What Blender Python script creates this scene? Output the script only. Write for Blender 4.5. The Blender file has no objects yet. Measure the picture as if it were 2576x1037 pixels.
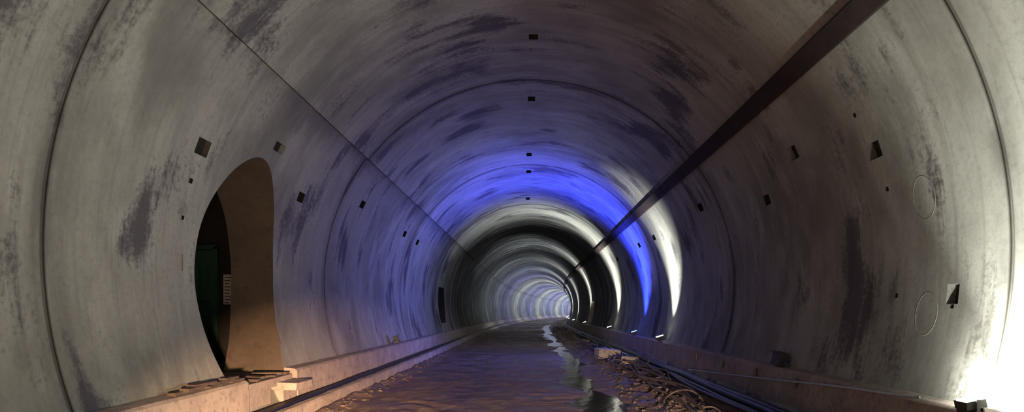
import bpy, math, random
from mathutils import Vector, noise
random.seed(7)
EYE=1.6; R=4.2; CY=0.59; F=1500.0
sc=bpy.context.scene
sc.view_settings.view_transform='Standard'
ZB,ZE=-14.0,235.0
def bend(z):
    return (z-40)**2/1400.0 if z>40 else 0.0
def P(x,y,z):            # x right, y above eye, z along tunnel -> world
    return (x+bend(z), z, y+EYE)
def zsteps(z0,z1,base=1.0):
    out=[z0]; z=z0
    while z<z1-1e-6:
        z+= base if z<60 else base*3
        out.append(min(z,z1))
    return out
# ------------------------------------------------------------- materials
def newmat(name):
    m=bpy.data.materials.new(name); m.use_nodes=True
    nt=m.node_tree; b=nt.nodes['Principled BSDF']
    return m,nt,b
def N(nt,t,**k):
    n=nt.nodes.new(t)
    for a,v in k.items(): setattr(n,a,v)
    return n
def mathn(nt,op,a,b=None,c=None,clamp=False):
    n=N(nt,'ShaderNodeMath',operation=op); n.use_clamp=clamp
    for i,v in enumerate((a,b,c)):
        if v is None: continue
        if isinstance(v,(int,float)): n.inputs[i].default_value=v
        else: nt.links.new(v,n.inputs[i])
    return n.outputs[0]
def mixc(nt,fac,a,b,mode='MIX'):
    n=N(nt,'ShaderNodeMix',data_type='RGBA',blend_type=mode)
    for idx,v in ((0,fac),(6,a),(7,b)):
        if isinstance(v,(int,float)): n.inputs[idx].default_value=v
        elif isinstance(v,tuple): n.inputs[idx].default_value=(*v,1)
        else: nt.links.new(v,n.inputs[idx])
    return n.outputs[2]
def ramp(nt,v,lo,hi,a=0.0,b=1.0):
    n=N(nt,'ShaderNodeMapRange',interpolation_type='SMOOTHSTEP')
    nt.links.new(v,n.inputs[0])
    for i,x in enumerate((lo,hi,a,b)): n.inputs[i+1].default_value=x
    return n.outputs[0]
def noisen(nt,vec,scale,sx=1,sy=1,sz=1,detail=6,rough=.6,off=0,dist=0):
    mp=N(nt,'ShaderNodeMapping'); nt.links.new(vec,mp.inputs[0])
    mp.inputs['Scale'].default_value=(sx,sy,sz); mp.inputs['Location'].default_value=(off,off*1.3,off*.7)
    n=N(nt,'ShaderNodeTexNoise'); nt.links.new(mp.outputs[0],n.inputs['Vector'])
    n.inputs['Scale'].default_value=scale; n.inputs['Detail'].default_value=detail
    n.inputs['Roughness'].default_value=rough; n.inputs['Distortion'].default_value=dist
    return n.outputs[0]
def bump(nt,b,h,strength,dist):
    n=N(nt,'ShaderNodeBump'); n.inputs['Strength'].default_value=strength; n.inputs['Distance'].default_value=dist
    nt.links.new(h,n.inputs['Height']); nt.links.new(n.outputs[0],b.inputs['Normal'])

def lining_mat():
    m,nt,b=newmat('cast_concrete_lining')
    uv=N(nt,'ShaderNodeUVMap').outputs[0]
    sep=N(nt,'ShaderNodeSeparateXYZ'); nt.links.new(uv,sep.inputs[0]); u,v=sep.outputs[0],sep.outputs[1]
    big=noisen(nt,uv,.42,.9,1,1,5,.6,3)
    med=noisen(nt,uv,1.1,.6,1.3,1,9,.62,9,.1)
    strk=noisen(nt,uv,1.0,.25,5,1,6,.65,21)
    hair=noisen(nt,uv,1.0,.6,22,1,4,.6,31)
    fine=noisen(nt,uv,16,1,1,1,4,.75,5)
    patch=noisen(nt,uv,.8,.6,1.1,1,3,.5,41,.1)
    patch2=noisen(nt,uv,1.2,.4,1.5,1,4,.5,77,.1)
    wob=mathn(nt,'ADD',mathn(nt,'MULTIPLY',mathn(nt,'SUBTRACT',med,.5),.55),mathn(nt,'MULTIPLY',mathn(nt,'SUBTRACT',fine,.5),.22))
    wob=mathn(nt,'ADD',wob,mathn(nt,'MULTIPLY',mathn(nt,'SUBTRACT',strk,.5),.25))
    c=mixc(nt,ramp(nt,big,.36,.64),(.200,.202,.175),(.35,.36,.318))
    c=mixc(nt,mathn(nt,'MULTIPLY',ramp(nt,med,.40,.70),.8),c,(.45,.465,.415))
    c=mixc(nt,mathn(nt,'MULTIPLY',ramp(nt,fine,.42,.78),.4),c,(.155,.155,.138))
    sk=mathn(nt,'MULTIPLY',ramp(nt,strk,.48,.72),ramp(nt,v,8,26,.35,.65))
    c=mixc(nt,sk,c,(.14,.135,.13))
    c=mixc(nt,mathn(nt,'MULTIPLY',ramp(nt,hair,.5,.75),.3),c,(.155,.15,.145))
    st=ramp(nt,mathn(nt,'ADD',patch,wob),.555,.69)
    c=mixc(nt,mathn(nt,'MULTIPLY',st,.84),c,(.06,.053,.068))
    st2=ramp(nt,mathn(nt,'ADD',patch2,wob),.61,.74)
    c=mixc(nt,mathn(nt,'MULTIPLY',st2,.75),c,(.08,.068,.062))
    # heavier circumferential grime in the wetter part of the drive
    far=mathn(nt,'MULTIPLY',ramp(nt,v,27,33),ramp(nt,v,48,70,1,.2))
    far=mathn(nt,'MULTIPLY',far,ramp(nt,noisen(nt,uv,1,.16,1.6,1,6,.75,60),.38,.54))
    c=mixc(nt,mathn(nt,'MULTIPLY',far,.9),c,(.04,.041,.042))
    # shaded band painted into the colour under the formwork seam of the left haunch
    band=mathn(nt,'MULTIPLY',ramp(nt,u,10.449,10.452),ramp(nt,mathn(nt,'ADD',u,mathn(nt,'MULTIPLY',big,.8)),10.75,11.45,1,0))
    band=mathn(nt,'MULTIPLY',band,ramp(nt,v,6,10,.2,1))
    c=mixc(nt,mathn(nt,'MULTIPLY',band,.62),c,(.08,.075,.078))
    # grime at construction joints
    d=mathn(nt,'PINGPONG',mathn(nt,'SUBTRACT',v,5.2),3.55)
    j=mathn(nt,'MULTIPLY',ramp(nt,d,.02,.26,1,0),ramp(nt,med,.38,.6))
    c=mixc(nt,mathn(nt,'MULTIPLY',j,.7),c,(.07,.065,.06))
    jl=ramp(nt,d,.015,.045,1,0)
    c=mixc(nt,mathn(nt,'MULTIPLY',jl,.8),c,(.05,.042,.035))
    nt.links.new(c,b.inputs['Base Color'])
    b.inputs['Roughness'].default_value=.75
    b.inputs['Specular IOR Level'].default_value=.2
    h=mathn(nt,'ADD',mathn(nt,'MULTIPLY',strk,.4),mathn(nt,'ADD',mathn(nt,'MULTIPLY',fine,.25),mathn(nt,'MULTIPLY',med,.4)))
    bump(nt,b,h,.4,.02)
    return m
def rough_mat(name,c1,c2,c3,scale=2,rough=.8,bs=.4,bd=.02,spec=.3,r2=None):
    m,nt,b=newmat(name)
    co=N(nt,'ShaderNodeTexCoord').outputs['Object']
    a=noisen(nt,co,scale,1,1,1,8,.65); f=noisen(nt,co,scale*7,1,1,1,5,.65,4)
    c=mixc(nt,ramp(nt,a,.35,.65),c1,c2); c=mixc(nt,mathn(nt,'MULTIPLY',ramp(nt,f,.5,.7),.7),c,c3)
    nt.links.new(c,b.inputs['Base Color'])
    if r2 is None: b.inputs['Roughness'].default_value=rough
    else: nt.links.new(ramp(nt,a,.42,.62,rough,r2),b.inputs['Roughness'])
    b.inputs['Specular IOR Level'].default_value=spec
    bump(nt,b,mathn(nt,'ADD',a,mathn(nt,'MULTIPLY',f,.4)),bs,bd)
    return m
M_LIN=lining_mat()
M_KERB=rough_mat('kerb_concrete',(.46,.40,.34),(.34,.29,.25),(.19,.15,.13),1.6)
M_ROAD=rough_mat('wet_mud_roadway',(.24,.17,.14),(.125,.09,.078),(.31,.235,.195),1.1,.75,1.0,.05,.45,.3)
M_MUD=rough_mat('mud_rubble',(.15,.115,.09),(.075,.056,.046),(.24,.19,.155),4,.75,.6,.03)
M_PIPE=rough_mat('rusty_duct_steel',(.045,.034,.032),(.032,.026,.026),(.06,.043,.038),3,.8,.3,.01,.15)
M_RUB=rough_mat('black_rubber',(.015,.014,.014),(.024,.022,.022),(.045,.038,.034),5,.4,.2,.01)
M_CAB=rough_mat('dusty_cable',(.22,.17,.13),(.10,.08,.065),(.32,.26,.21),6,.65,.2,.01)
M_PALE=rough_mat('pale_light_streak',(.55,.62,.68),(.45,.5,.55),(.4,.42,.45),6,.4,.1,.01)  # bright tint for the streak of light modelled as a strand
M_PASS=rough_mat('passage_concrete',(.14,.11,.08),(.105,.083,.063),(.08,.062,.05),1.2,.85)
M_DARK=rough_mat('passage_painted_dark',(.025,.023,.021),(.03,.028,.025),(.015,.015,.015),2,.9)  # near-black colour painted in for the darkness of the unlit chamber
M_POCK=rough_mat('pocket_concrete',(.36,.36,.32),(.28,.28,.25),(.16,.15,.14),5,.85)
M_POCKB=rough_mat('pocket_painted_shade',(.035,.035,.03),(.02,.02,.02),(.06,.055,.05),9,.9)  # shade inside the recesses, painted onto their faces
M_GREEN=rough_mat('green_painted_steel',(.03,.075,.045),(.025,.055,.035),(.02,.035,.025),3,.5,.1,.01)
M_WOOD=rough_mat('weathered_timber',(.13,.10,.075),(.08,.06,.05),(.2,.16,.12),5,.8)
M_HOUS=rough_mat('lamp_housing',(.06,.06,.06),(.09,.085,.08),(.15,.13,.11),8,.5,.1,.01)
m,nt,b=newmat('notice_paper'); b.inputs['Base Color'].default_value=(.8,.7,.62,1); M_PAPER=m
m,nt,b=newmat('notice_ink'); b.inputs['Base Color'].default_value=(.08,.05,.04,1); M_INK=m
m,nt,b=newmat('standing_water'); b.inputs['Base Color'].default_value=(.03,.025,.023,1); b.inputs['Roughness'].default_value=.12
b.inputs['IOR'].default_value=1.33; b.inputs['Specular IOR Level'].default_value=.55
co=N(nt,'ShaderNodeTexCoord').outputs['Object']; bump(nt,b,noisen(nt,co,3,1,.5,1,3,.5),.35,.03); M_WATER=m
def emis(name,col,s):
    m,nt,b=newmat(name); b.inputs['Emission Color'].default_value=(*col,1); b.inputs['Emission Strength'].default_value=s
    b.inputs['Base Color'].default_value=(.8,.8,.8,1); return m
WH=(1,.99,.9); BL=(.02,.04,1.0); WARM=(1,.58,.34)
# ------------------------------------------------------------- mesh helpers
def mk(name,verts,faces,mat,smooth=False,uvs=None,parent=None,mats=None,fm=None):
    me=bpy.data.meshes.new(name); me.from_pydata(verts,[],faces)
    if mats:
        for q in mats: me.materials.append(q)
        for p,i in zip(me.polygons,fm): p.material_index=i
    else: me.materials.append(mat)
    if uvs is not None:
        ul=me.uv_layers.new(name='UVMap')
        for l in me.loops: ul.data[l.index].uv=uvs[l.vertex_index]
    if smooth:
        for p in me.polygons: p.use_smooth=True
    me.update()
    o=bpy.data.objects.new(name,me); sc.collection.objects.link(o)
    if parent: o.parent=parent
    return o
def extrude(name,prof,z0,z1,mat,step=.5,jit=0.0,closed=True,caps=True):
    zs=[]; z=z0
    while z<z1-1e-6: zs.append(z); z+= step if z<40 else step*4
    zs.append(z1)
    v=[];f=[];n=len(prof)
    for z in zs:
        for i,(x,y) in enumerate(prof):
            q=noise.noise_vector(Vector((x*3,y*3,z*2.1)))*jit
            v.append(P(x+q.x,y+q.y,z))
    for k in range(len(zs)-1):
        for i in range(n if closed else n-1):
            j=(i+1)%n; f.append((k*n+i,k*n+j,(k+1)*n+j,(k+1)*n+i))
    if caps and closed:
        f.append(tuple(range(n))[::-1]); f.append(tuple(range((len(zs)-1)*n,len(zs)*n)))
    return mk(name,v,f,mat)
def tube(pts,r,seg=10,verts=None,faces=None):
    base=len(verts); n=len(pts)
    for i,p in enumerate(pts):
        p=Vector(p); t=(Vector(pts[min(i+1,n-1)])-Vector(pts[max(i-1,0)])).normalized()
        a=t.cross(Vector((0,0,1)))
        if a.length<.05: a=t.cross(Vector((1,0,0)))
        a.normalize(); c=a.cross(t)
        rr=r[i] if isinstance(r,list) else r
        for k in range(seg):
            w=2*math.pi*k/seg; verts.append(tuple(p+a*math.cos(w)*rr+c*math.sin(w)*rr))
    for i in range(n-1):
        for k in range(seg):
            k2=(k+1)%seg; faces.append((base+i*seg+k,base+i*seg+k2,base+(i+1)*seg+k2,base+(i+1)*seg+k))
    faces.append(tuple(base+k for k in range(seg))); faces.append(tuple(base+(n-1)*seg+k for k in range(seg))[::-1])
def boxv(c,s,rot=0,tilt=0,verts=None,faces=None,jit=0):
    base=len(verts)
    cr,sr=math.cos(rot),math.sin(rot); ct,st=math.cos(tilt),math.sin(tilt)
    for dz in (-1,1):
        for dy in (-1,1):
            for dx in (-1,1):
                x,y,z=dx*s[0]/2,dy*s[1]/2,dz*s[2]/2
                x+=random.uniform(-jit,jit);y+=random.uniform(-jit,jit);z+=random.uniform(-jit,jit)
                x,z=x*ct+z*st,-x*st+z*ct
                x,y=x*cr-y*sr,x*sr+y*cr
                verts.append((c[0]+x,c[1]+y,c[2]+z))
    for q in ((0,2,3,1),(4,5,7,6),(0,1,5,4),(2,6,7,3),(0,4,6,2),(1,3,7,5)): faces.append(tuple(base+i for i in q))
def catmull(pts,sub):
    out=[]
    for i in range(len(pts)-1):
        p0=Vector(pts[max(i-1,0)]);p1=Vector(pts[i]);p2=Vector(pts[i+1]);p3=Vector(pts[min(i+2,len(pts)-1)])
        for k in range(sub):
            t=k/sub
            out.append(.5*((2*p1)+(p2-p0)*t+(2*p0-5*p1+4*p2-p3)*t*t+(3*p1-p0-3*p2+p3)*t**3))
    out.append(Vector(pts[-1])); return out
# ------------------------------------------------------------- tunnel lining
def survey(px,py):
    dx,dy=px-1335.0,785.0-py; L=math.hypot(dx,dy); c,s=dx/L,dy/L
    b=-2*CY*s; rr=R+.06 if px<1300 else R
    t=(-b+math.sqrt(b*b-4*(CY*CY-rr*rr)))/2
    x,y=t*c,t*s
    return math.degrees(math.atan2(y-CY,x))%360, F*t/L
A_STEP=142.6; AL,AR=214.0,-34.0
pk=[]
def add_pk(th,z,w,h,d,mode):      # mode 0 light sides+dark back, 1 all dark, 2 shallow filled patch
    if th>250: th-=360
    dth=math.degrees(h/2/R); pk.append((round(th-dth,4),round(th+dth,4),round(z-w/2,4),round(z+w/2,4),d,mode))
for px,py,w_,h_,d_,mo in [(512,372,.30,.20,.09,0),(702,376,.34,.18,.09,0),(757,497,.26,.17,.09,1),(912,515,.30,.17,.08,1),(1018,589,.34,.18,.08,1),(1050,610,.34,.18,.08,1),
    (1342,93,.20,.16,.10,1),(1337,249,.30,.16,.10,1),(1331,389,.4,.16,.10,1),(1330,432,.4,.16,.10,1),(1328,500,.5,.16,.10,1),
    (2198,378,.26,.20,.10,0),(1993,386,.30,.20,.10,0),(1930,503,.22,.17,.06,1),(1762,522,.3,.18,.08,1),(2397,740,.17,.20,.09,0),
    (1645,598,.34,.17,.08,1),(1608,617,.34,.17,.08,1),(1553,652,.4,.17,.08,1),(480,455,.08,.06,.03,1),(450,660,.17,.2,.015,2),
    (2255,744,.05,.05,.03,1),(2150,290,.05,.05,.03,1),(2232,476,.05,.05,.03,1),(2395,770,.05,.05,.03,1),(460,548,.05,.05,.03,1)]:
    th,z=survey(px,py); add_pk(th,z,w_,h_,d_,mo)
def ang(y,side):
    a=math.degrees(math.asin((y-CY)/R)); return 180-a if side<0 else a
pk.append((ang(1.15,-1),ang(-.5,-1),27.4,28.9,.5,1))     # refuge niche, left wall
pk.append((ang(-.7,1),ang(.7,1),39.3,41.2,.35,2))        # refuge niche, right wall
DOOR=(ang(2.40,-1),ang(-1.35,-1),7.44,10.2)
joints=[5.2+7.1*k for k in range(-2,33) ]
zb=set(round(z,4) for z in zsteps(ZB,ZE,1.0))
for j in joints:
    if ZB<j<ZE: zb.update((round(j-.015,4),round(j+.015,4)))
for p in pk: zb.update((round(p[2],4),round(p[3],4)))
zb.update((DOOR[2],DOOR[3])); zb=sorted(zb)
def lining(name,a0,a1,rad):
    nn=round((a1-a0)/1.6)
    ts=set(round(a0+(a1-a0)*i/nn,4) for i in range(nn+1))
    mine=[p for p in pk if p[0]>a0 and p[1]<a1]
    for p in mine: ts.update((round(p[0],4),round(p[1],4)))
    door=DOOR[0]>a0 and DOOR[1]<a1
    if door: ts.update((round(DOOR[0],4),round(DOOR[1],4)))
    ts=sorted(ts)
    V=[];Fc=[];UV=[];idx={};FM=[]
    def vert(t,z,r=0,key=None):
        k=(round(t,3),round(z,3),r,key)
        if k in idx: return idx[k]
        a=math.radians(t); q=rad+r
        V.append(P(q*math.cos(a),CY+q*math.sin(a),z)); UV.append((a*R,z+r)); idx[k]=len(V)-1; return idx[k]
    for zi in range(len(zb)-1):
        z0,z1=zb[zi],zb[zi+1]; zc=(z0+z1)/2
        jt=any(abs(zc-j)<.0145 for j in joints)
        for ti in range(len(ts)-1):
            t0,t1=ts[ti],ts[ti+1]; tc=(t0+t1)/2
            if door and DOOR[0]<tc<DOOR[1] and DOOR[2]<zc<DOOR[3]: continue
            if any(p[0]<tc<p[1] and p[2]<zc<p[3] for p in mine): continue
            if jt:
                d=.03
                a,b_,c,d_=[vert(t,z,d,'j') for t,z in((t0,z0),(t1,z0),(t1,z1),(t0,z1))]
                Fc.append((a,b_,c,d_))
                e,f=vert(t0,z0,0,'k'),vert(t1,z0,0,'k'); g,h=vert(t1,z1,0,'k'),vert(t0,z1,0,'k')
                Fc.append((e,f,b_,a)); Fc.append((h,g,c,d_)[::-1]); continue
            Fc.append((vert(t0,z0),vert(t1,z0),vert(t1,z1),vert(t0,z1)))
    FM=[0]*len(Fc)
    for n_,p in enumerate(mine):
        t0,t1,z0,z1,d,mo=p; k=('p',n_)
        o=[(t0,z0),(t1,z0),(t1,z1),(t0,z1)]
        for i in range(4):
            A,B=o[i],o[(i+1)%4]
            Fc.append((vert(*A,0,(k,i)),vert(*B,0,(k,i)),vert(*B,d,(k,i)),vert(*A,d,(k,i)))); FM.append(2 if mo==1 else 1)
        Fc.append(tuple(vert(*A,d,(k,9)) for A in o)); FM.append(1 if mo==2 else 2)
    if door:
        zc,yc=8.7,.6
        tcn=ang(yc,-1)
        ring=[(180-math.degrees(math.asin((y-CY)/rad)),z) for (z,y) in OUT]
        def proj(t,z):
            dt,dz=t-tcn,z-zc
            k=1e9
            if dt>0:k=min(k,(DOOR[1]-tcn)/dt)
            if dt<0:k=min(k,(DOOR[0]-tcn)/dt)
            if dz>0:k=min(k,(DOOR[3]-zc)/dz)
            if dz<0:k=min(k,(DOOR[2]-zc)/dz)
            return (tcn+dt*k,zc+dz*k)
        outer=[proj(*q) for q in ring]
        for cnr in [(DOOR[0],DOOR[2]),(DOOR[0],DOOR[3]),(DOOR[1],DOOR[2]),(DOOR[1],DOOR[3])]:
            bi=min(range(len(outer)),key=lambda i:abs(outer[i][0]-cnr[0])/13+abs(outer[i][1]-cnr[1])); outer[bi]=cnr
        K=6;n=len(ring)
        for k in range(K):
            for i in range(n):
                j=(i+1)%n; q=[]
                for (ii,kk) in((i,k),(j,k),(j,k+1),(i,k+1)):
                    w=kk/K; t=ring[ii][0]*(1-w)+outer[ii][0]*w; z=ring[ii][1]*(1-w)+outer[ii][1]*w
                    q.append(vert(t,z,0,'d'))
                if len(set(q))==4: Fc.append(tuple(q)); FM.append(0)
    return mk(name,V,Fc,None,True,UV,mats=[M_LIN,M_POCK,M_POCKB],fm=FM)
base_out=[(9.6,-.97),(9.78,-.45),(9.85,.3),(9.83,.9),(9.62,1.6),(9.2,2.08),(8.75,2.25),(8.32,2.1),(7.93,1.7),(7.65,1.15),(7.55,.5),(7.6,-.05),(7.7,-.5),(7.85,-.97)]
OUT=[(v.x,v.y) for v in catmull(base_out,6)]
for i in range(1,10): OUT.append((7.85+(9.6-7.85)*i/10,-.97))
RL=R+.06
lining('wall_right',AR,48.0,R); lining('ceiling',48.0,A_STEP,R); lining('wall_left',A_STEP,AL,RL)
a=math.radians(A_STEP); V=[];Fc=[];UV=[]
zs=zsteps(ZB,ZE,1.0)
for z in zs:
    for q in (R-.001,RL+.01):
        V.append(P(q*math.cos(a),CY+q*math.sin(a),z)); UV.append((10.7,z))
for i in range(len(zs)-1): Fc.append((i*2,i*2+1,i*2+3,i*2+2))
mk('trim_1',V,Fc,M_LIN,False,UV)
# filled grout-port outlines: faint raised rings on the right wall
V=[];Fc=[]
for px,py in((2325,497),(2330,790)):
    th,z0=survey(px,py)
    if th>250: th-=360
    pts=[]
    for k in range(37):
        w_=2*math.pi*k/36; a_=math.radians(th)+.23*math.sin(w_)/R
        pts.append(P((R+.001)*math.cos(a_),CY+(R+.001)*math.sin(a_),z0+.17*math.cos(w_)))
    tube(pts,.005,6,V,Fc)
mk('grout_port_ring',V,Fc,M_POCK,True)
# ------------------------------------------------------------- cross passage
V=[];Fc=[];fm=[]
n=len(OUT)
def wx(y,r=RL): return -math.sqrt(r*r-(y-CY)**2)
secs=[0,.5,1]
for s in secs:
    for z,y in OUT:
        x0=wx(y)+.0; x1=-4.95; V.append(P(x0+(x1-x0)*s,y,z))
for k in range(2):
    for i in range(n):
        j=(i+1)%n; Fc.append((k*n+i,k*n+j,(k+1)*n+j,(k+1)*n+i)); fm.append(0)
zc0,zc1,yy0,yy1=7.0,10.4,-.97,2.6
b0=len(V)
def pr(z,y):
    cz,cyy=8.7,.6; dz,dy=z-cz,y-cyy;k=1e9
    if dz>0:k=min(k,(zc1-cz)/dz)
    if dz<0:k=min(k,(zc0-cz)/dz)
    if dy>0:k=min(k,(yy1-cyy)/dy)
    if dy<0:k=min(k,(yy0-cyy)/dy)
    return cz+dz*k,cyy+dy*k
for z,y in OUT:
    zz,yy=pr(z,y); V.append(P(-4.96,yy,zz))
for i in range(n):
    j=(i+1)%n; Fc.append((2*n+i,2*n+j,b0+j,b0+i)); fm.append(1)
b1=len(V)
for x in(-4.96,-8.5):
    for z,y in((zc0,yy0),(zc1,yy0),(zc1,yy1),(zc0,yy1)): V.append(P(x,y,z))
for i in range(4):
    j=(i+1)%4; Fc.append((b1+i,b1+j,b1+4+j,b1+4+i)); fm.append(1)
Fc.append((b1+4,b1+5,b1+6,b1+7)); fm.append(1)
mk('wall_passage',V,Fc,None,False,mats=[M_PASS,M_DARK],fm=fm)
V=[];Fc=[]
boxv(P(-5.86,.06,10.34),(.76,.05,2.04),verts=V,faces=Fc)
for x in(-5.44,-6.28): boxv(P(x,.08,10.33),(.07,.1,2.1),verts=V,faces=Fc)
boxv(P(-5.86,1.12,10.33),(.9,.1,.07),verts=V,faces=Fc)
for y in(-.4,.5): boxv(P(-5.86,y,10.305),(.56,.02,.62),verts=V,faces=Fc)
boxv(P(-5.56,.1,10.28),(.03,.06,.14),verts=V,faces=Fc)
mk('door_1',V,Fc,M_GREEN)
e=bpy.data.objects.new('notice_sheet',None); sc.collection.objects.link(e)
V=[];Fc=[]; boxv(P(-5.27,.39,10.385),(.16,.012,.52),verts=V,faces=Fc); mk('sheet',V,Fc,M_PAPER,parent=e)
V=[];Fc=[]
for k in range(9): boxv(P(-5.27-.01*(k%3),.60-k*.055,10.376),(.11-.02*(k%3),.004,.018),verts=V,faces=Fc)
mk('printed_lines',V,Fc,M_INK,parent=e)
# ------------------------------------------------------------- kerbs and channels
kerbL=[(-3.97,-.90),(-3.80,-.92),(-3.765,-.95),(-3.75,-1.30),(-3.74,-1.7),(-3.97,-1.7)]
def kerb(name,prof,z0,z1,jit=.012): return extrude(name,prof,z0,z1,M_KERB,.25,jit)
kerb('trim_2',kerbL,ZB,7.95); kerb('trim_3',kerbL,9.62,ZE)
kerbR=[(3.99,-.83),(3.80,-.85),(3.765,-.88),(3.73,-1.2),(3.70,-1.7),(3.99,-1.7)]
kerb('trim_4',kerbR,ZB,ZE)
low=[(-3.48,-1.7),(-3.47,-1.36),(-3.44,-1.345),(-3.34,-1.35),(-3.31,-1.38),(-3.29,-1.7)]
kerb('trim_5',low,ZB,ZE,.02)
V=[];Fc=[]
boxv(P(-4.30,-1.05,8.73),(1.0,1.55,.13),verts=V,faces=Fc,jit=.01)
boxv(P(-3.70,-1.12,9.25),(.38,.60,.10),tilt=.05,verts=V,faces=Fc,jit=.015)
boxv(P(-3.80,-1.40,9.25),(.14,.52,.44),verts=V,faces=Fc,jit=.01)
boxv(P(-3.86,-1.35,8.35),(.12,.75,.5),verts=V,faces=Fc,jit=.01)
mk('concrete_step',V,Fc,M_KERB)
V=[];Fc=[]
for k in range(7):
    boxv(P(-3.83+random.uniform(-.02,.03),-.885+.022*(k%3),6.55+k*.2),(.10,random.uniform(.3,.6),.03),rot=random.uniform(-.12,.12),tilt=random.uniform(-.06,.06),verts=V,faces=Fc,jit=.006)
for k in range(5):
    boxv(P(-3.98+random.uniform(-.08,.08),-.955+.02*(k%2),8.35+k*.25),(.42,.09,.03),rot=random.uniform(-.4,.4),verts=V,faces=Fc,jit=.006)
mk('timber_planks',V,Fc,M_WOOD)
# ------------------------------------------------------------- floor
def pud(z): return 1.28+.40*noise.noise(Vector((z*.16,4.2,8)))+.2*noise.noise(Vector((z*.5,1.2,3)))
def fh(x,z):
    n1=noise.noise(Vector((x*1.2,z*.6,0)));n2=noise.noise(Vector((x*5,z*2.2,3)));n3=noise.noise(Vector((x*14,z*12,9)))
    h=-1.6+.022*n1+.014*n2+.006*n3
    h+=.02*math.sin(z*6+3*n1*3)*max(0,noise.noise(Vector((x*.8,z*.5,7)))+.1)
    r=math.exp(-((x-2.5-.12*math.sin(z*.5))/.45)**2)
    h+=r*(.17+.12*n2+.06*n3+.10*noise.noise(Vector((x*2,z*1.5,5))))
    l=max(0,(-x-2.95)/.4); h+=min(l,1)*(.10+.05*n2)*(1 if x>-3.3 else -.6)
    d=abs(x-pud(z)+.3*noise.noise(Vector((x*1.6,z*.9,2))))/max(.10,.30+.35*noise.noise(Vector((z*.35,1,1))))
    if 5<z<75: h-=.065*math.exp(-d**2)
    if x>3.0: h-=.08*min(1,(x-3.0)/.3)
    return h
xs=[]; x=-3.78
while x<3.78: xs.append(x); x+=.05
xs.append(3.78)
zs=[ZB,-8,0,4];z=6
while z<ZE:
    zs.append(z); z+=.06 if z<16 else(.13 if z<30 else(.4 if z<60 else 3))
zs.append(ZE)
V=[P(x,fh(x,z),z) for z in zs for x in xs]; m_=len(xs)
Fc=[(k*m_+i,k*m_+i+1,(k+1)*m_+i+1,(k+1)*m_+i) for k in range(len(zs)-1) for i in range(m_-1)]
mk('floor',V,Fc,M_ROAD,True)
V=[];Fc=[];zz=[5+.5*i for i in range(140)]
for z in zz:
    for o_ in(-.8,-.25,.25,.8): V.append(P(1.28+o_,-1.628,z))
Fc=[(k*4+i,k*4+i+1,k*4+5+i,k*4+4+i) for k in range(len(zz)-1) for i in range(3)]
mk('puddle',V,Fc,M_WATER,True)
# ------------------------------------------------------------- flat duct on the right haunch
phi=math.atan2(2.97-CY,3.20)
def dp(r,t,z):
    return P(r*math.cos(phi)-t*math.sin(phi),CY+r*math.sin(phi)+t*math.cos(phi),z)
V=[];Fc=[]
prof=[(4.125,-.115),(4.125,.115),(4.14,.13),(4.17,.13),(4.195,.12),(4.195,-.12),(4.17,-.13),(4.14,-.13)]
zs2=zsteps(ZB,ZE,2.0)
for z in zs2:
    for r_,t_ in prof: V.append(dp(r_,t_,z))
q=len(prof)
for i in range(len(zs2)-1):
    for k in range(q):
        k2=(k+1)%q; Fc.append((i*q+k,i*q+k2,(i+1)*q+k2,(i+1)*q+k))
z=3.0
while z<200:
    b_=len(V)
    for zz_ in(z-.015,z+.015):
        for r_,t_ in [(4.12,-.12),(4.12,.12),(4.138,.135),(4.19,.135),(4.19,-.135),(4.138,-.135)]: V.append(dp(r_,t_,zz_))
    for k in range(6):
        k2=(k+1)%6; Fc.append((b_+k,b_+k2,b_+6+k2,b_+6+k))
    Fc.append(tuple(b_+k for k in range(6))); Fc.append(tuple(b_+6+k for k in range(6)))
    z+=6
mk('ventilation_duct',V,Fc,M_PIPE,False)
# ------------------------------------------------------------- hoses and cables
def cable(name,pts,r,mat,sub=8):
    V=[];Fc=[]; tube([tuple(p) for p in catmull(pts,sub)],r,8,V,Fc); return mk(name,V,Fc,mat,True)
def line(x,y,z0,z1,dz,wx_=.05,wy=.02,seed=0):
    out=[];z=z0
    while z<=z1:
        out.append(P(x+wx_*noise.noise(Vector((z*.35,seed,0))),y+wy*noise.noise(Vector((z*.6,seed,5))),z)); z+=dz
    return out
cable('water_hose',line(3.52,-1.44,-5,70,1.2,.10,.03,1),.085,M_RUB,3)
cable('water_hose',line(3.28,-1.38,-5,70,1.2,.10,.03,2),.07,M_RUB,3)
cable('water_hose',line(3.06,-1.38,-5,60,1.2,.12,.03,7),.05,M_RUB,3)
cable('water_hose',line(2.86,-1.32,-5,45,1.2,.25,.06,27),.035,M_RUB,3)
cable('trough_shade_tube',line(-3.61,-1.42,-10,100,1.5,.02,.02,17),.10,M_RUB,2)  # dark tube added so the left trough looks black with shade
V=[];Fc=[]
for s in range(10):
    pts=line(2.45+.06*s-.2,-1.36+.012*s,6.5+.7*s,30-s,.45,.5,.08,10+s)
    tube([tuple(p) for p in catmull(pts,3)],random.choice([.012,.016,.024]),6,V,Fc)
for s in range(13):
    z=8.5+s*1.1+random.uniform(-.3,.3); x=2.55+random.uniform(-.25,.3); rr=random.uniform(.10,.28); pts=[]
    for k in range(9):
        w=math.pi*k/8; pts.append(P(x+rr*math.cos(w)*1.1,-1.45+rr*.75*math.sin(w),z+.3*rr*math.sin(2*w)+.1*k*.3))
    tube([tuple(p) for p in catmull(pts,3)],.013,6,V,Fc)
mk('cable_bundle',V,Fc,M_CAB,True)
V=[];Fc=[]
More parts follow.
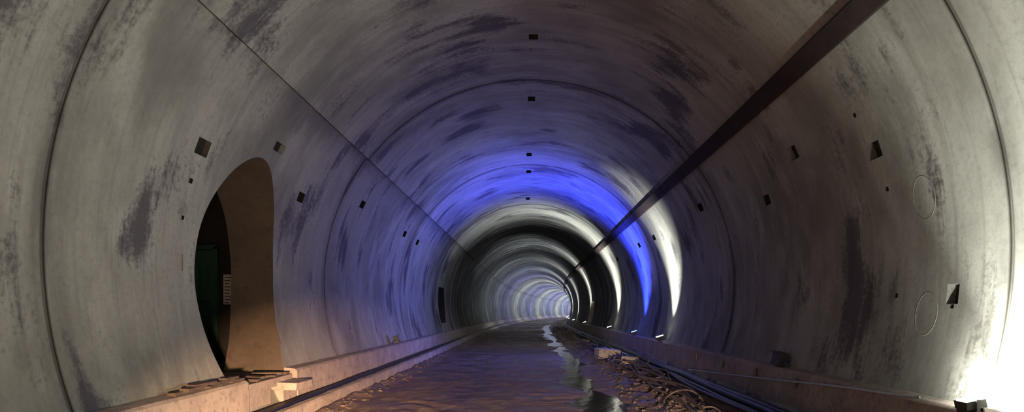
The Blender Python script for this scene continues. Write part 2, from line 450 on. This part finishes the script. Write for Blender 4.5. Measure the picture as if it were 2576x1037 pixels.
for k in range(2200):
    z=6+50*random.random()**1.7; x=random.gauss(2.4,.36)
    if x>2.95 or x<1.6: continue
    s=random.uniform(.015,.075)*(1.8 if random.random()<.05 else 1)
    if abs(x-2.45)<.45 and abs(z-18.5)<.4: continue
    boxv(P(x,fh(x,z)+s*.12,z),(s,s*random.uniform(.7,1.8),s*.55),rot=random.uniform(0,3),tilt=random.uniform(-.5,.5),verts=V,faces=Fc,jit=s*.18)
for k in range(260):
    z=6+40*random.random()**1.5; x=random.uniform(-3.25,-2.9); s=random.uniform(.015,.05)
    boxv(P(x,fh(x,z)+s*.15,z),(s,s*1.4,s*.6),rot=random.uniform(0,3),tilt=random.uniform(-.5,.5),verts=V,faces=Fc,jit=s*.2)
mk('rubble',V,Fc,M_MUD)
def block(name,c,s,rot,tilt,mat):
    V=[];Fc=[]; boxv(c,s,rot,tilt,V,Fc,.015); o=mk(name,V,Fc,mat)
    bv=o.modifiers.new('b','BEVEL'); bv.width=.02; bv.segments=2; return o
block('concrete_block',P(2.38,-1.30,18.5),(.70,.5,.30),.15,.05,M_KERB)
block('concrete_block',P(2.70,-1.32,16.2),(.42,.4,.2),-.3,.1,M_KERB)
def jbox(c,rot,tilt):
    V=[];Fc=[]
    boxv(c,(.13,.26,.2),rot,tilt,V,Fc,.004); boxv((c[0]-.0,c[1],c[2]+.105),(.15,.28,.02),rot,tilt,V,Fc)
    tube([(c[0],c[1]-.14,c[2]),(c[0]-.02,c[1]-.25,c[2]-.03),(c[0]-.03,c[1]-.4,c[2]-.08)],.015,6,V,Fc)
    return mk('junction_box',V,Fc,M_HOUS)
jbox(P(3.84,-.73,9.2),.1,.25)
jbox(P(-3.83,-.79,17.0),.1,-.35)
V=[];Fc=[]
for z in(8.4,9.9,11.6,13.4):
    boxv(P(3.72,-1.0,z),(.03,.07,.14),0,.1,V,Fc,.004)
mk('kerb_marker',V,Fc,M_KERB)
cable('light_streak',[P(3.66,-.80,5.6),P(3.70,-.84,6.0),P(3.70,-.90,7.2),P(3.64,-1.02,9.0),P(3.60,-1.15,11.0),P(3.58,-1.3,13.5)],.014,M_PALE)  # pale strand standing in for a light streak along the kerb
# ------------------------------------------------------------- floodlights
def area(par,loc,d,w,col,sx,sy,spread):
    L=bpy.data.lights.new('lamp','AREA'); L.shape='RECTANGLE'; L.size=sx; L.size_y=sy; L.energy=w; L.color=col; L.spread=math.radians(spread)
    o=bpy.data.objects.new('lamp',L); sc.collection.objects.link(o); o.location=loc
    o.rotation_euler=Vector(d).to_track_quat('-Z','Y').to_euler(); o.parent=par; return o
E_W=emis('lamp_glass_white',WH,40); E_B=emis('lamp_glass_blue',(.02,.12,1),30)
def flood(x,y,z,col,glass,beams,tilt=.3,size=(.22,.16)):
    e=bpy.data.objects.new('floodlight',None); sc.collection.objects.link(e)
    c=P(x,y,z); V=[];Fc=[]
    w,h=size
    boxv((c[0],c[1],c[2]-.045),(w,h,.07),0,-tilt,V,Fc,0)
    for k in range(5): boxv((c[0]-w/2+w*(k+.5)/5,c[1],c[2]-.10),(.01,h*.9,.05),0,-tilt,V,Fc)
    for s in(-1,1):
        boxv((c[0],c[1]+s*(h/2+.015),c[2]-.07),(.03,.012,.14),0,0,V,Fc)
    boxv((c[0],c[1],c[2]-.14),(.06,h+.05,.012),0,0,V,Fc)
    mk('housing',V,Fc,M_HOUS,parent=e)
    V=[];Fc=[]; boxv((c[0],c[1],c[2]-.005),(w*.88,h*.86,.012),0,-tilt,V,Fc); mk('glass',V,Fc,glass,parent=e)
    for d,wt,spread,*cc in beams:
        area(e,(c[0]-.01,c[1],c[2]+.05),d,wt,cc[0] if cc else col,w*.8,h*.8,spread)
    return e
flood(3.76,-.74,5.1,WH,E_W,[((.14,-.22,1),58,100),((-1,-.04,.42),66,98,(.97,1,.88)),((1,.1,.15),48,170)],.2,(.17,.15))
flood(3.74,-.70,17.3,WH,E_W,[((.14,0,1),66,56)])
VI=(.24,.25,1)
flood(3.74,-.70,21.6,BL,E_B,[((.04,0,1),230,68),((-.45,0,.9),330,84),((-.75,-.25,.8),185,125,VI),((-.95,-.45,.35),125,120,VI)])
flood(3.74,-.70,28.4,WH,E_W,[((.02,0,1),110,66),((-.5,0,.85),105,75,(.95,.98,1))])
flood(3.74,-.70,41.5,WH,E_W,[((.02,0,1),110,66),((-.5,0,.85),95,80,(.85,.92,1))])
zl=54; k=0
while zl<215:
    col=((.80,.86,1),(.56,.62,1),(.42,.45,1))[k%3]
    flood(3.74,-.70,zl,col,E_W,[((.02,0,1),90,80,WH),((-.75,0,.65),(210 if k<3 else 300)+65*k,140)]); zl+=12.5; k+=1
def standlamp(x,y,z,beams):
    e=bpy.data.objects.new('work_light',None); sc.collection.objects.link(e)
    V=[];Fc=[]; c=Vector(P(x,y,z))
    for a in range(3):
        w_=a*2.094; tube([tuple(c+Vector((0,-.05,-.1))),(c.x+.3*math.cos(w_),c.y+.3*math.sin(w_),0)],.015,6,V,Fc)
    boxv(tuple(c-Vector((0,.06,0))),(.3,.08,.22),0,0,V,Fc)
    mk('tripod',V,Fc,M_HOUS,parent=e)
    for aim,w,col,sp in beams: area(e,(c.x,c.y+.03,c.z),aim,w,col,.26,.18,sp)
standlamp(.6,-.45,-2.0,[((-.35,1,-.20),210,WARM,28),((-.03,1,-.21),170,(1,.70,.56),34),((-.6,1,.2),12,(.95,1,.95),120)])
e=bpy.data.objects.new('passage_fill_lamp',None); sc.collection.objects.link(e)  # fill lamp added in the passage to lift the door and notice
V=[];Fc=[]; boxv(P(-6.6,2.5,8.6),(.26,.14,.08),verts=V,faces=Fc); boxv(P(-6.6,2.45,8.6),(.2,.09,.04),verts=V,faces=Fc); mk('added_fill_lamp_casing',V,Fc,M_HOUS,parent=e)
area(e,P(-6.6,2.41,8.6),(.3,.5,-1),1.5,(.85,1,.8),.18,.08,150)
cam=bpy.data.cameras.new('camera'); co_=bpy.data.objects.new('camera',cam); sc.collection.objects.link(co_)
co_.location=(0,0,EYE); co_.rotation_euler=(math.pi/2,0,0)
cam.sensor_width=36; cam.lens=36*F/2576; cam.shift_x=-47/2576; cam.shift_y=266.5/2576; cam.clip_start=.05; cam.clip_end=500
sc.camera=co_
w=bpy.data.worlds.new('world'); sc.world=w; w.use_nodes=True
w.node_tree.nodes['Background'].inputs[0].default_value=(.02,.02,.025,1); w.node_tree.nodes['Background'].inputs[1].default_value=.3
